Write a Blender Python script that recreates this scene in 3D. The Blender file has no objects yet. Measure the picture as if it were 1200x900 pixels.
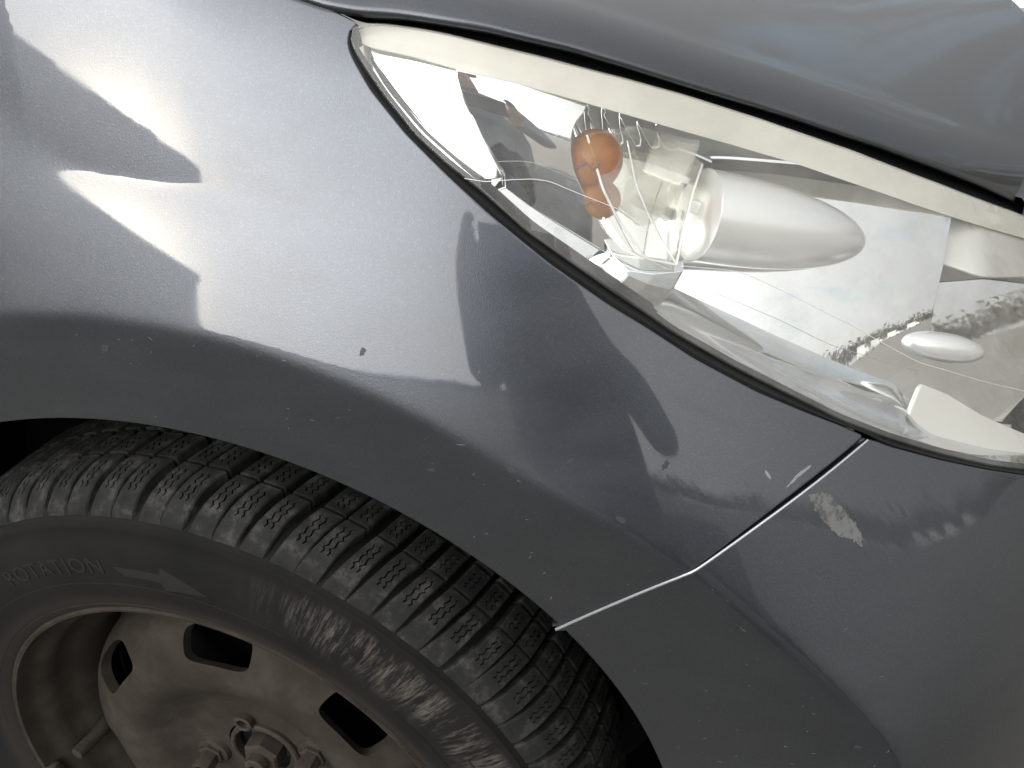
import bpy, bmesh, math, random
import numpy as np
from mathutils import Vector, Matrix
from mathutils.geometry import delaunay_2d_cdt
random.seed(4)
S = bpy.context.scene
COL = S.collection
R_ = math.radians

# ------------------------------------------------------------------ camera
ZW = 0.305                                   # height of the wheel centre
cam = bpy.data.cameras.new('camera')
camo = bpy.data.objects.new('camera', cam); COL.objects.link(camo)
CX = Vector((0.97820064, 0.19607295, -0.06840245))
CD = Vector((0.03352409, -0.47417643, -0.87979137))
CF = Vector((-0.20493812, 0.85831935, -0.47041285))
CLOC = Vector((0.3505, -0.3492, 0.5893 + ZW))
m = Matrix.Identity(4)
for i in range(3):
    m[i][0] = CX[i]; m[i][1] = -CD[i]; m[i][2] = -CF[i]; m[i][3] = CLOC[i]
camo.matrix_world = m
cam.sensor_fit = 'HORIZONTAL'; cam.sensor_width = 36; cam.lens = 36 * 906 / 1200
cam.clip_start = 0.01; cam.clip_end = 600
S.camera = camo
S.cycles.transparent_max_bounces = 24

# ------------------------------------------------------------------ sky, sun, exposure
SUN_AZ, SUN_EL = R_(-37.5), R_(9.4)         # azimuth from -Y towards +X
SUN = Vector((math.sin(SUN_AZ) * math.cos(SUN_EL), -math.cos(SUN_AZ) * math.cos(SUN_EL), math.sin(SUN_EL)))
S.view_settings.view_transform = 'Standard'
S.view_settings.look = 'None'
S.view_settings.exposure = 1.12
S.view_settings.gamma = 1
w = bpy.data.worlds.new('World'); S.world = w; w.use_nodes = True
nt = w.node_tree; nt.nodes.clear()
def wn(t, **k):
    n = nt.nodes.new(t)
    for a, b in k.items(): setattr(n, a, b)
    return n
out = wn('ShaderNodeOutputWorld'); bg = wn('ShaderNodeBackground'); bg.inputs[1].default_value = 0.15
sky = wn('ShaderNodeTexSky', sky_type='NISHITA', sun_disc=False)
sky.sun_elevation = SUN_EL; sky.sun_rotation = math.atan2(SUN.x, SUN.y)
sky.air_density = 1.0; sky.dust_density = 1.5
tc = wn('ShaderNodeTexCoord')
# cirrus clouds laid out on a plane overhead: direction.xy / (direction.z + .12)
sep = wn('ShaderNodeSeparateXYZ'); nt.links.new(tc.outputs['Generated'], sep.inputs[0])
def math_(op, a, b=None, c=None, clamp=False):
    n = wn('ShaderNodeMath', operation=op); n.use_clamp = clamp
    for i, v in enumerate((a, b, c)):
        if v is None: continue
        if isinstance(v, (int, float)): n.inputs[i].default_value = v
        else: nt.links.new(v, n.inputs[i])
    return n.outputs[0]
zz = math_('ADD', math_('MAXIMUM', sep.outputs[2], 0.0), 0.14)
cmb = wn('ShaderNodeCombineXYZ')
nt.links.new(math_('DIVIDE', sep.outputs[0], zz), cmb.inputs[0]); nt.links.new(math_('DIVIDE', sep.outputs[1], zz), cmb.inputs[1])
mp = wn('ShaderNodeMapping'); mp.inputs['Scale'].default_value = (0.75, 1.7, 1); mp.inputs['Rotation'].default_value = (0, 0, 0.5)
nt.links.new(cmb.outputs[0], mp.inputs[0])
nz = wn('ShaderNodeTexNoise'); nz.inputs['Scale'].default_value = 1.3; nz.inputs['Detail'].default_value = 8; nz.inputs['Roughness'].default_value = 0.6; nz.inputs['Distortion'].default_value = 0.6
nt.links.new(mp.outputs[0], nz.inputs['Vector'])
# thin cloud scatters forward: brighter the nearer the sun
dot = wn('ShaderNodeVectorMath', operation='DOT_PRODUCT'); nt.links.new(tc.outputs['Generated'], dot.inputs[0]); dot.inputs[1].default_value = SUN
cs = math_('MAXIMUM', dot.outputs['Value'], 0.0)
half = math_('MULTIPLY_ADD', dot.outputs['Value'], 0.5, 0.5)
cover = math_('ADD', math_('MULTIPLY_ADD', nz.outputs[0], 2.6, -0.27), math_('MULTIPLY', math_('POWER', cs, 2.0), 0.7), clamp=True)
glow = math_('MULTIPLY_ADD', math_('POWER', cs, 2.0), 22.0, math_('MULTIPLY_ADD', math_('POWER', half, 1.3), 8.6, 1.5))
cl = wn('ShaderNodeVectorMath', operation='SCALE'); cl.inputs[0].default_value = (0.664, 0.667, 0.664); nt.links.new(glow, cl.inputs['Scale'])
au = wn('ShaderNodeVectorMath', operation='SCALE'); au.inputs[0].default_value = (1.0, 0.86, 0.64)
nt.links.new(math_('ADD', math_('MULTIPLY', math_('POWER', cs, 130.0), 85.0), math_('MULTIPLY', math_('POWER', cs, 30.0), 8.0)), au.inputs['Scale'])
ad = wn('ShaderNodeVectorMath', operation='ADD'); nt.links.new(cl.outputs[0], ad.inputs[0]); nt.links.new(au.outputs[0], ad.inputs[1])
mx = wn('ShaderNodeMix', data_type='RGBA'); nt.links.new(cover, mx.inputs[0])
nt.links.new(sky.outputs[0], mx.inputs[6]); nt.links.new(ad.outputs[0], mx.inputs[7])
nt.links.new(mx.outputs[2], bg.inputs[0]); nt.links.new(bg.outputs[0], out.inputs[0])

sl = bpy.data.lights.new('sun', 'SUN'); sl.energy = 0.65; sl.angle = R_(11); sl.color = (1, 0.88, 0.70)
slo = bpy.data.objects.new('sun', sl); COL.objects.link(slo); slo.location = (-6, -8, 6)
slo.rotation_euler = SUN.to_track_quat('Z', 'Y').to_euler()

# ------------------------------------------------------------------ materials
def mat(name, col, rough=0.5, metal=0.0, coat=0.0, **k):
    M = bpy.data.materials.new(name); M.use_nodes = True
    b = M.node_tree.nodes['Principled BSDF']
    b.inputs['Base Color'].default_value = (*col, 1); b.inputs['Roughness'].default_value = rough
    b.inputs['Metallic'].default_value = metal; b.inputs['Coat Weight'].default_value = coat
    b.inputs['Coat Roughness'].default_value = 0.02
    for a, v in k.items(): b.inputs[a.replace('_', ' ')].default_value = v
    return M
class NT:
    def __init__(s, M): s.t = M.node_tree; s.b = s.t.nodes['Principled BSDF']
    def n(s, t, **k):
        q = s.t.nodes.new(t)
        for a, v in k.items(): setattr(q, a, v)
        return q
    def l(s, a, b): s.t.links.new(a, b)
    def obj(s):
        if not hasattr(s, '_o'): s._o = s.n('ShaderNodeTexCoord').outputs['Object']
        return s._o
    def noise(s, scale, detail=4, rough=0.55, vec=None, stretch=None):
        q = s.n('ShaderNodeTexNoise'); q.inputs['Scale'].default_value = scale; q.inputs['Detail'].default_value = detail; q.inputs['Roughness'].default_value = rough
        v = vec or s.obj()
        if stretch:
            mpn = s.n('ShaderNodeMapping'); mpn.inputs['Scale'].default_value = stretch; s.l(v, mpn.inputs[0]); v = mpn.outputs[0]
        s.l(v, q.inputs['Vector']); return q.outputs[0]
    def ramp(s, f, stops):
        q = s.n('ShaderNodeValToRGB'); e = q.color_ramp.elements
        while len(e) < len(stops): e.new(0.5)
        for i, (p, c) in enumerate(stops): e[i].position = p; e[i].color = (*c, 1) if not isinstance(c, float) else (c, c, c, 1)
        s.l(f, q.inputs[0]); return q.outputs[0]
    def mix(s, f, a, b):
        q = s.n('ShaderNodeMix', data_type='RGBA')
        for i, v in ((0, f), (6, a), (7, b)):
            if isinstance(v, (int, float)): q.inputs[i].default_value = v
            elif isinstance(v, tuple): q.inputs[i].default_value = (*v, 1)
            else: s.l(v, q.inputs[i])
        return q.outputs[2]
    def bump(s, h, strength, dist=0.001, normal=None):
        q = s.n('ShaderNodeBump'); q.inputs['Strength'].default_value = strength; q.inputs['Distance'].default_value = dist; s.l(h, q.inputs['Height'])
        if normal: s.l(normal, q.inputs['Normal'])
        return q.outputs[0]
    def math(s, op, a, b=0.0, clamp=False):
        q = s.n('ShaderNodeMath', operation=op); q.use_clamp = clamp
        for i, v in enumerate((a, b)):
            if isinstance(v, (int, float)): q.inputs[i].default_value = v
            else: s.l(v, q.inputs[i])
        return q.outputs[0]

def paint_material():
    M = mat('dark_grey_metallic_paint', (0.09, 0.097, 0.108), 0.36, 0.9, 1.0)
    k = NT(M)
    flake = k.n('ShaderNodeTexVoronoi'); flake.inputs['Scale'].default_value = 1400; k.l(k.obj(), flake.inputs['Vector'])
    fl = k.ramp(k.math('MULTIPLY', flake.outputs['Color'], 1.0), [(0.0, (0.0725, 0.0785, 0.0895)), (0.75, (0.081, 0.0875, 0.1005)), (1.0, (0.101, 0.109, 0.124))])
    streak = k.ramp(k.noise(14, 5, 0.6, stretch=(1.0, 1.0, 2.5)), [(0.42, 0.0), (0.75, 1.0)])
    dust = k.mix(k.math('MULTIPLY', streak, 0.05), fl, (0.16, 0.155, 0.14))
    k.l(dust, k.b.inputs['Base Color'])
    k.l(k.math('ADD', k.math('MULTIPLY', streak, 0.08), 0.35), k.b.inputs['Roughness'])
    peel = k.noise(760, 5, 0.7)
    wave = k.noise(60, 2, 0.5)
    nb = k.bump(peel, 0.010, 0.0003, k.bump(wave, 0.008, 0.0005))
    k.l(nb, k.b.inputs['Coat Normal'])
    k.l(k.bump(flake.outputs['Distance'], 0.15, 0.0005), k.b.inputs['Normal'])
    smear = k.ramp(k.noise(25, 6, 0.65), [(0.45, (0.012,) * 3), (0.8, (0.09,) * 3)])
    k.l(smear, k.b.inputs['Coat Roughness'])
    return M
PAINT = paint_material()
CHROME = mat('bright_chrome', (0.86, 0.87, 0.88), 0.015, 1.0)
def chrome_dust():
    M = mat('dusty_chrome', (0.86, 0.87, 0.88), 0.02, 1.0); k = NT(M)
    d = k.ramp(k.noise(30, 8, 0.7), [(0.45, (0.88, 0.89, 0.9)), (0.85, (0.70, 0.70, 0.69))])
    k.l(d, k.b.inputs['Base Color'])
    k.l(k.ramp(k.noise(18, 6, 0.6), [(0.4, (0.01,) * 3), (0.8, (0.06,) * 3)]), k.b.inputs['Roughness'])
    return M
MIRROR = chrome_dust()
SATIN = mat('satin_aluminised_plastic', (0.86, 0.86, 0.84), 0.32, 0.2, 0.2)
POLISH = mat('polished_bulb_shield', (0.80, 0.80, 0.80), 0.24, 0.6, 0.2)
BEIGE = mat('satin_pale_trim', (0.56, 0.55, 0.52), 0.25, 0.3, 0.3)
def cream_material():
    M = mat('cream_translucent_plastic', (0.66, 0.63, 0.53), 0.3, 0.0, 0.2); k = NT(M)
    k.l(k.ramp(k.noise(16, 6, 0.6, stretch=(1, 1, 2)), [(0.3, (0.43, 0.415, 0.365)), (0.7, (0.53, 0.515, 0.465))]), k.b.inputs['Base Color'])
    k.b.inputs['Subsurface Weight'].default_value = 0.25; k.b.inputs['Subsurface Radius'].default_value = (0.01, 0.009, 0.006); k.b.inputs['Subsurface Scale'].default_value = 0.5
    return M
CREAM = cream_material()
def rubber_material(name, c, rough):
    M = mat(name, (c, c, c), rough, Specular_IOR_Level=0.22); k = NT(M)
    k.l(k.ramp(k.noise(60, 6, 0.65), [(0.4, (c, c, c * 1.02)), (0.85, (c * 1.5, c * 1.5, c * 1.45))]), k.b.inputs['Base Color'])
    k.l(k.bump(k.noise(500, 3), 0.15, 0.0005), k.b.inputs['Normal'])
    return M
SEALM = rubber_material('black_seal_rubber', 0.012, 0.45)
BLACK = mat('black_void_plastic', (0.006, 0.006, 0.007), 0.7, Specular_IOR_Level=0.1)
LINER = mat('black_wheel_liner', (0.006, 0.006, 0.006), 0.9, Specular_IOR_Level=0.05)

def clear_material(name, tint=(1, 1, 1), haze=0.03, rough=0.02, ior=1.5):
    M = bpy.data.materials.new(name); M.use_nodes = True; t = M.node_tree; t.nodes.clear()
    o = t.nodes.new('ShaderNodeOutputMaterial'); tr = t.nodes.new('ShaderNodeBsdfTransparent'); gl = t.nodes.new('ShaderNodeBsdfGlossy')
    tr.inputs[0].default_value = (*tint, 1); gl.inputs['Roughness'].default_value = rough
    fr = t.nodes.new('ShaderNodeFresnel')
    ge = t.nodes.new('ShaderNodeNewGeometry'); io = t.nodes.new('ShaderNodeMix'); t.links.new(ge.outputs['Backfacing'], io.inputs[0])
    io.inputs[2].default_value = ior; io.inputs[3].default_value = 1 / ior; t.links.new(io.outputs[0], fr.inputs[0])     # a thin parallel sheet: same reflection from both sides
    mx1 = t.nodes.new('ShaderNodeMixShader'); t.links.new(fr.outputs[0], mx1.inputs[0]); t.links.new(tr.outputs[0], mx1.inputs[1]); t.links.new(gl.outputs[0], mx1.inputs[2])
    df = t.nodes.new('ShaderNodeBsdfDiffuse'); df.inputs[0].default_value = (0.75, 0.74, 0.7, 1)
    tcn = t.nodes.new('ShaderNodeTexCoord'); nn = t.nodes.new('ShaderNodeTexNoise'); nn.inputs['Scale'].default_value = 22; nn.inputs['Detail'].default_value = 8; nn.inputs['Roughness'].default_value = 0.7
    t.links.new(tcn.outputs['Object'], nn.inputs['Vector'])
    mr = t.nodes.new('ShaderNodeMapRange'); mr.inputs[1].default_value = 0.35; mr.inputs[2].default_value = 0.8; mr.inputs[3].default_value = haze * 0.4; mr.inputs[4].default_value = haze * 2.2 + 0.02
    t.links.new(nn.outputs[0], mr.inputs[0])
    mx2 = t.nodes.new('ShaderNodeMixShader'); t.links.new(mr.outputs[0], mx2.inputs[0]); t.links.new(mx1.outputs[0], mx2.inputs[1]); t.links.new(df.outputs[0], mx2.inputs[2])
    t.links.new(mx2.outputs[0], o.inputs[0]); return M
LENSM = clear_material('clear_polycarbonate', (0.985, 0.985, 0.97), 0.06)
CLEAR = clear_material('clear_inner_plastic', (0.93, 0.93, 0.90), 0.10, 0.03)
AMBER = mat('amber_bulb_glass', (0.45, 0.165, 0.004), 0.06, 0.0, 0.0, Specular_IOR_Level=0.4, Transmission_Weight=0.65, IOR=1.25)
LINEM = mat('moulded_edge_plastic', (0.6, 0.6, 0.59), 0.15, 0.2, 0.5)

def rim_material():
    M = mat('dusty_brown_steel', (0.10, 0.085, 0.072), 0.8, 0.0, Specular_IOR_Level=0.15); k = NT(M)
    a = k.ramp(k.noise(22, 8, 0.65), [(0.25, (0.015, 0.0122, 0.0095)), (0.5, (0.027, 0.0220, 0.0172)), (0.75, (0.048, 0.041, 0.035))])
    sp = k.ramp(k.noise(900, 2, 0.5), [(0.70, 0.0), (0.76, 1.0)])
    pt = k.ramp(k.noise(35, 4), [(0.5, 0.0), (0.62, 1.0)])
    c = k.mix(k.math('MULTIPLY', sp, k.math('MULTIPLY', pt, 0.8)), a, (0.22, 0.20, 0.18))
    k.l(c, k.b.inputs['Base Color'])
    k.l(k.bump(k.noise(260, 5, 0.7), 0.35, 0.0008), k.b.inputs['Normal'])
    return M
RIM = rim_material()
def bolt_material():
    M = mat('rusty_bolt_steel', (0.11, 0.08, 0.06), 0.7, 0.1, Specular_IOR_Level=0.2); k = NT(M)
    k.l(k.ramp(k.noise(120, 6, 0.65), [(0.3, (0.026, 0.021, 0.018)), (0.6, (0.042, 0.033, 0.027)), (0.8, (0.07, 0.06, 0.052))]), k.b.inputs['Base Color'])
    return M
BOLT = bolt_material()
def tyre_material():
    M = mat('worn_tyre_rubber', (0.03, 0.03, 0.03), 0.8, Specular_IOR_Level=0.12); k = NT(M)
    o = k.obj(); sp = k.n('ShaderNodeSeparateXYZ'); k.l(o, sp.inputs[0])
    r = k.math('SQRT', k.math('ADD', k.math('POWER', sp.outputs[0], 2.0), k.math('POWER', sp.outputs[2], 2.0)))
    ang = k.math('ARCTAN2', sp.outputs[0], sp.outputs[2])
    base = k.ramp(k.noise(16, 7, 0.6), [(0.3, (0.006, 0.006, 0.006)), (0.7, (0.011, 0.0105, 0.0097))])
    # pale kerb scuffs, a wear mark of their own on the front upper sidewall
    cv = k.n('ShaderNodeCombineXYZ'); k.l(k.math('MULTIPLY', ang, 0.9), cv.inputs[0]); k.l(k.math('MULTIPLY', r, 0.8), cv.inputs[1])
    k.l(k.math('ADD', k.math('MULTIPLY', ang, 1.0), k.math('MULTIPLY', r, 1.0)), cv.inputs[2])
    mpn = k.n('ShaderNodeMapping'); mpn.inputs['Scale'].default_value = (2.2, 1.0, 0.2); k.l(cv.outputs[0], mpn.inputs[0])
    n1 = k.noise(55, 9, 0.78, vec=mpn.outputs[0])
    n2 = k.noise(9, 3, 0.6, vec=cv.outputs[0])
    def band(v, a, b, c, d):
        q = k.n('ShaderNodeMapRange', interpolation_type='SMOOTHSTEP'); q.inputs[1].default_value = a; q.inputs[2].default_value = b; k.l(v, q.inputs[0])
        q2 = k.n('ShaderNodeMapRange', interpolation_type='SMOOTHSTEP'); q2.inputs[1].default_value = c; q2.inputs[2].default_value = d; q2.inputs[3].default_value = 1; q2.inputs[4].default_value = 0; k.l(v, q2.inputs[0])
        return k.math('MULTIPLY', q.outputs[0], q2.outputs[0])
    reg = k.math('MULTIPLY', band(r, 0.234, 0.262, 0.274, 0.285), band(ang, 0.28, 0.62, 1.25, 1.7))
    sc = k.math('MULTIPLY', reg, k.ramp(k.math('ADD', k.math('MULTIPLY', n1, 0.75), k.math('MULTIPLY', n2, 0.35)), [(0.53, 0.0), (0.66, 1.0)]))
    c = k.mix(k.math('MULTIPLY', sc, 0.75), base, (0.11, 0.098, 0.086))
    c2 = k.mix(k.math('MULTIPLY', band(r, 0.19, 0.2, 0.214, 0.23), 0.55), c, (0.036, 0.030, 0.026))
    k.l(c2, k.b.inputs['Base Color'])
    k.l(k.bump(k.noise(300, 4, 0.6), 0.25, 0.0006), k.b.inputs['Normal'])
    return M
TYRE = tyre_material()
def block_material():
    M = mat('worn_tread_rubber', (0.035, 0.035, 0.035), 0.8, Specular_IOR_Level=0.12); k = NT(M)
    oi = k.n('ShaderNodeObjectInfo')
    va = k.n('ShaderNodeVectorMath', operation='ADD'); k.l(k.obj(), va.inputs[0]); k.l(oi.outputs['Random'], va.inputs[1])
    k.l(k.ramp(k.noise(70, 7, 0.7, vec=va.outputs[0]), [(0.3, (0.009, 0.009, 0.009)), (0.52, (0.018, 0.018, 0.0172)), (0.80, (0.075, 0.072, 0.062))]), k.b.inputs['Base Color'])
    k.l(k.bump(k.noise(500, 4, 0.6, vec=va.outputs[0]), 0.3, 0.0006), k.b.inputs['Normal'])
    return M
BLOCKM = block_material()
LETTER = mat('raised_tyre_lettering', (0.0145, 0.014, 0.0128), 0.7, Specular_IOR_Level=0.15)
PRIMER = mat('bare_grey_primer', (0.12, 0.12, 0.117), 0.6)
def worn_edges(M):
    k = NT(M); t = M.node_tree; o = t.nodes['Material Output']; tr = t.nodes.new('ShaderNodeBsdfTransparent'); mx_ = t.nodes.new('ShaderNodeMixShader')
    f = k.ramp(k.noise(95, 7, 0.75, stretch=(1.6, 1, .8)), [(0.36, 0.15), (0.52, 0.95)]); k.l(f, mx_.inputs[0]); k.l(tr.outputs[0], mx_.inputs[1]); k.l(k.b.outputs[0], mx_.inputs[2]); k.l(mx_.outputs[0], o.inputs[0])
worn_edges(PRIMER)
SCRATCH = mat('pale_scratch', (0.20, 0.20, 0.20), 0.5)
DENT = mat('dark_stone_chip', (0.03, 0.032, 0.036), 0.5)
PALE_EDGE = mat('pale_bumper_edge', (0.40, 0.41, 0.43), 0.25, 0.6)

# ------------------------------------------------------------------ object helpers
def obj(name, me, m, parent=None, label=None, kind=None):
    o = bpy.data.objects.new(name, me); COL.objects.link(o)
    if m is not None and not me.materials: me.materials.append(m)
    if parent: o.parent = parent
    if label: o['label'] = label
    if kind: o['kind'] = kind
    return o
def empty(name, label, cat, loc=(0, 0, 0), rz=0.0, group=None):
    o = bpy.data.objects.new(name, None); COL.objects.link(o); o.location = loc; o.rotation_euler = (0, 0, rz); o.empty_display_size = .1
    o['label'] = label; o['category'] = cat
    if group: o['group'] = group
    return o
def mesh(name, V, Fc, smooth=True, normals=None):
    me = bpy.data.meshes.new(name); me.from_pydata([tuple(v) for v in V], [], Fc); me.update()
    if smooth: me.polygons.foreach_set('use_smooth', [True] * len(me.polygons))
    if normals is not None: me.normals_split_custom_set_from_vertices([tuple(n) for n in normals])
    return me
def bm_mesh(name, bm, smooth=True, angle=None):
    bmesh.ops.recalc_face_normals(bm, faces=bm.faces)
    me = bpy.data.meshes.new(name); bm.to_mesh(me); bm.free()
    if smooth:
        me.polygons.foreach_set('use_smooth', [True] * len(me.polygons))
        if angle: me.set_sharp_from_angle(angle=R_(angle))
    return me
def lathe(name, prof, n=128, a0=0.0, a1=2 * math.pi, angle=35):
    """profile of (r, y) turned about the Y axis; angle measured from +Z towards +X"""
    bm = bmesh.new(); closed = abs(a1 - a0 - 2 * math.pi) < 1e-6; rows = []
    for j in range(n if closed else n + 1):
        a = a0 + (a1 - a0) * j / n
        rows.append([bm.verts.new((r * math.sin(a), y, r * math.cos(a))) for r, y in prof])
    for j in range(n):
        A, B = rows[j], rows[(j + 1) % len(rows)]
        for i in range(len(prof) - 1): bm.faces.new((A[i], A[i + 1], B[i + 1], B[i]))
    bmesh.ops.remove_doubles(bm, verts=bm.verts, dist=1e-6)
    return bm_mesh(name, bm, True, angle)
def tube(name, pts, rad, seg=8, caps=True):
    pts = [Vector(p) for p in pts]; bm = bmesh.new(); rings = []
    for i, p in enumerate(pts):
        t = (pts[min(i + 1, len(pts) - 1)] - pts[max(i - 1, 0)]).normalized()
        u = t.cross(Vector((0, 0, 1)) if abs(t.z) < .9 else Vector((1, 0, 0))).normalized(); v = t.cross(u)
        r = rad[i] if isinstance(rad, (list, tuple)) else rad
        rings.append([bm.verts.new(p + r * (math.cos(2 * math.pi * k / seg) * u + math.sin(2 * math.pi * k / seg) * v)) for k in range(seg)])
    for A, B in zip(rings, rings[1:]):
        for k in range(seg): bm.faces.new((A[k], A[(k + 1) % seg], B[(k + 1) % seg], B[k]))
    if caps: bm.faces.new(rings[0]); bm.faces.new(rings[-1])
    return bm_mesh(name, bm, True, 50)
def add_box(bm, c, s, rot=None):
    r = bmesh.ops.create_cube(bm, size=1.0); M4 = Matrix.Translation(c) @ (rot.to_4x4() if rot else Matrix.Identity(4)) @ Matrix.Diagonal((*s, 1))
    bmesh.ops.transform(bm, matrix=M4, verts=r['verts']); return r['verts']
def box(name, c, s, bev=0.0, rot=None):
    bm = bmesh.new(); add_box(bm, c, s, rot)
    if bev: bmesh.ops.bevel(bm, geom=bm.edges, offset=bev, segments=2, affect='EDGES', profile=.5)
    return bm_mesh(name, bm, True, 30)

# ------------------------------------------------------------------ the body surface y = F(x, z), z from the wheel centre
def crease_curve():
    p = [(.4375 * math.sin(a), .4375 * math.cos(a)) for a in np.radians(np.arange(-60, 41, 2.))]
    p += [(.312, .321), (.359, .292), (.383, .272), (.407, .250), (.438, .221), (.465, .194), (.484, .172), (.497, .147), (.503, .11), (.505, .06), (.505, -.05), (.505, -.2)]
    p = np.array(p); d = np.r_[0, np.cumsum(np.hypot(*np.diff(p, axis=0).T))]; t = np.linspace(0, d[-1], 400)
    q = np.c_[np.interp(t, d, p[:, 0]), np.interp(t, d, p[:, 1])]
    for _ in range(60): q[1:-1] = q[1:-1] * .5 + .25 * (q[:-2] + q[2:])
    return q
CC = crease_curve(); UP_ = 8
def upsample(p, k):                                   # Catmull-Rom, so that the distance field has no facets
    P = np.vstack([2 * p[0] - p[1], p, 2 * p[-1] - p[-2]]); out = []
    for t in np.arange(k) / k:
        a, b, c, d = P[:-3], P[1:-2], P[2:-1], P[3:]
        out.append(.5 * (2 * b + (c - a) * t + (2 * a - 5 * b + 4 * c - d) * t * t + (3 * b - a - 3 * c + d) * t ** 3))
    return np.vstack([np.stack(out, 1).reshape(-1, 2), p[-1:]])
CP = upsample(CC, UP_)
A_ = CP[:-1]; AB_ = CP[1:] - A_; L2_ = (AB_ ** 2).sum(1); WIN = np.arange(-3 * UP_, 3 * UP_ + 1)
def sdist(x, z):
    res = np.empty(len(x))
    for s0 in range(0, len(x), 4000):
        xs = x[s0:s0 + 4000, None]; zs = z[s0:s0 + 4000, None]
        ic = ((xs - CC[:, 0]) ** 2 + (zs - CC[:, 1]) ** 2).argmin(1)
        k = np.clip(ic[:, None] * UP_ + WIN, 0, len(A_) - 1)
        ax, az, bx, bz = A_[k, 0], A_[k, 1], AB_[k, 0], AB_[k, 1]
        t = np.clip(((xs - ax) * bx + (zs - az) * bz) / L2_[k], 0, 1)
        dx = xs - ax - t * bx; dz = zs - az - t * bz
        d2 = dx * dx + dz * dz; i = d2.argmin(1); r = np.arange(len(xs))
        res[s0:s0 + 4000] = np.sign(bx[r, i] * dz[r, i] - bz[r, i] * dx[r, i]) * np.sqrt(d2[r, i])
    return res
SX = [-.5, -.0101, .0102, .0332, .0556, .0847, .1131, .1496, .1806, .6]
SZ = [.5006, .5306, .52, .5144, .5096, .5038, .5, .4921, .4818, .4318]
def sstep(a, b, x):
    t = np.clip((x - a) / (b - a), 0, 1); return t * t * (3 - 2 * t)
def F(x, z):
    x = np.atleast_1d(x).astype(float); z = np.atleast_1d(z).astype(float); s = sdist(x, z); W = .0020
    sp = W * np.logaddexp(0, s / W); t0, k, a = .266, .875, 1.4 - .266
    G = t0 * sp + a * (sp - (a / k) * (1 - np.exp(-k * sp / a)))
    G = G + sp * .975 * .022 * np.logaddexp(0, (x - .25) / .022) - .075 * (s - sp)
    G = G + .625 * .022 * np.logaddexp(0, (x - .33) / .022) * (z - .30) + 5. * np.maximum(s - .14 - .045 * sstep(.14, .02, x), 0) ** 2
    y = -.01 + G + .05 * np.maximum(x - .1, 0) ** 2 + .25 * np.maximum(x - .42, 0) ** 2
    zs = np.interp(x, SX, SZ); wd = .0012 + .02 * sstep(.04, -.06, x)
    return y - .124 * sstep(.22, .10, x) * wd * np.logaddexp(0, (z - zs) / wd)
def P3(p, dy=0.0, fn=None):
    y = float((fn or F)(p[0], p[1])[0]); return Vector((p[0], y + dy, p[1] + ZW))
def resample(pl, n=None, step=None, smooth=2):
    p = np.array(pl, float); d = np.r_[0, np.cumsum(np.hypot(*np.diff(p, axis=0).T))]
    n = n or max(2, int(d[-1] / step) + 1); t = np.linspace(0, d[-1], n); q = np.c_[np.interp(t, d, p[:, 0]), np.interp(t, d, p[:, 1])]
    for _ in range(smooth): q[1:-1] = q[1:-1] * .5 + .25 * (q[:-2] + q[2:])
    return [tuple(v) for v in q]
def inside(poly, pts):
    x, z = pts[:, 0], pts[:, 1]; r = np.zeros(len(pts), bool); P = np.array(poly); Q = np.roll(P, -1, 0)
    for (ax, az), (bx, bz) in zip(P, Q):
        if az == bz: continue
        r ^= ((az > z) != (bz > z)) & (x < (bx - ax) * (z - az) / (bz - az) + ax)
    return r
def edge_dist(poly, pts):
    P = np.array(poly); Q = np.roll(P, -1, 0); d = np.full(len(pts), 9.)
    for a, b in zip(P, Q):
        ab = b - a; L = (ab ** 2).sum()
        if L == 0: continue
        t = np.clip(((pts - a) @ ab) / L, 0, 1); d = np.minimum(d, np.hypot(*(pts - a - t[:, None] * ab).T))
    return d
def surf_normals(fn, X, Z, h=2e-4):
    fx = (fn(X + h, Z) - fn(X - h, Z)) / (2 * h); fz = (fn(X, Z + h) - fn(X, Z - h)) / (2 * h)
    N = np.c_[fx, -np.ones(len(X)), fz]; return N / np.linalg.norm(N, axis=1)[:, None]
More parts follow.
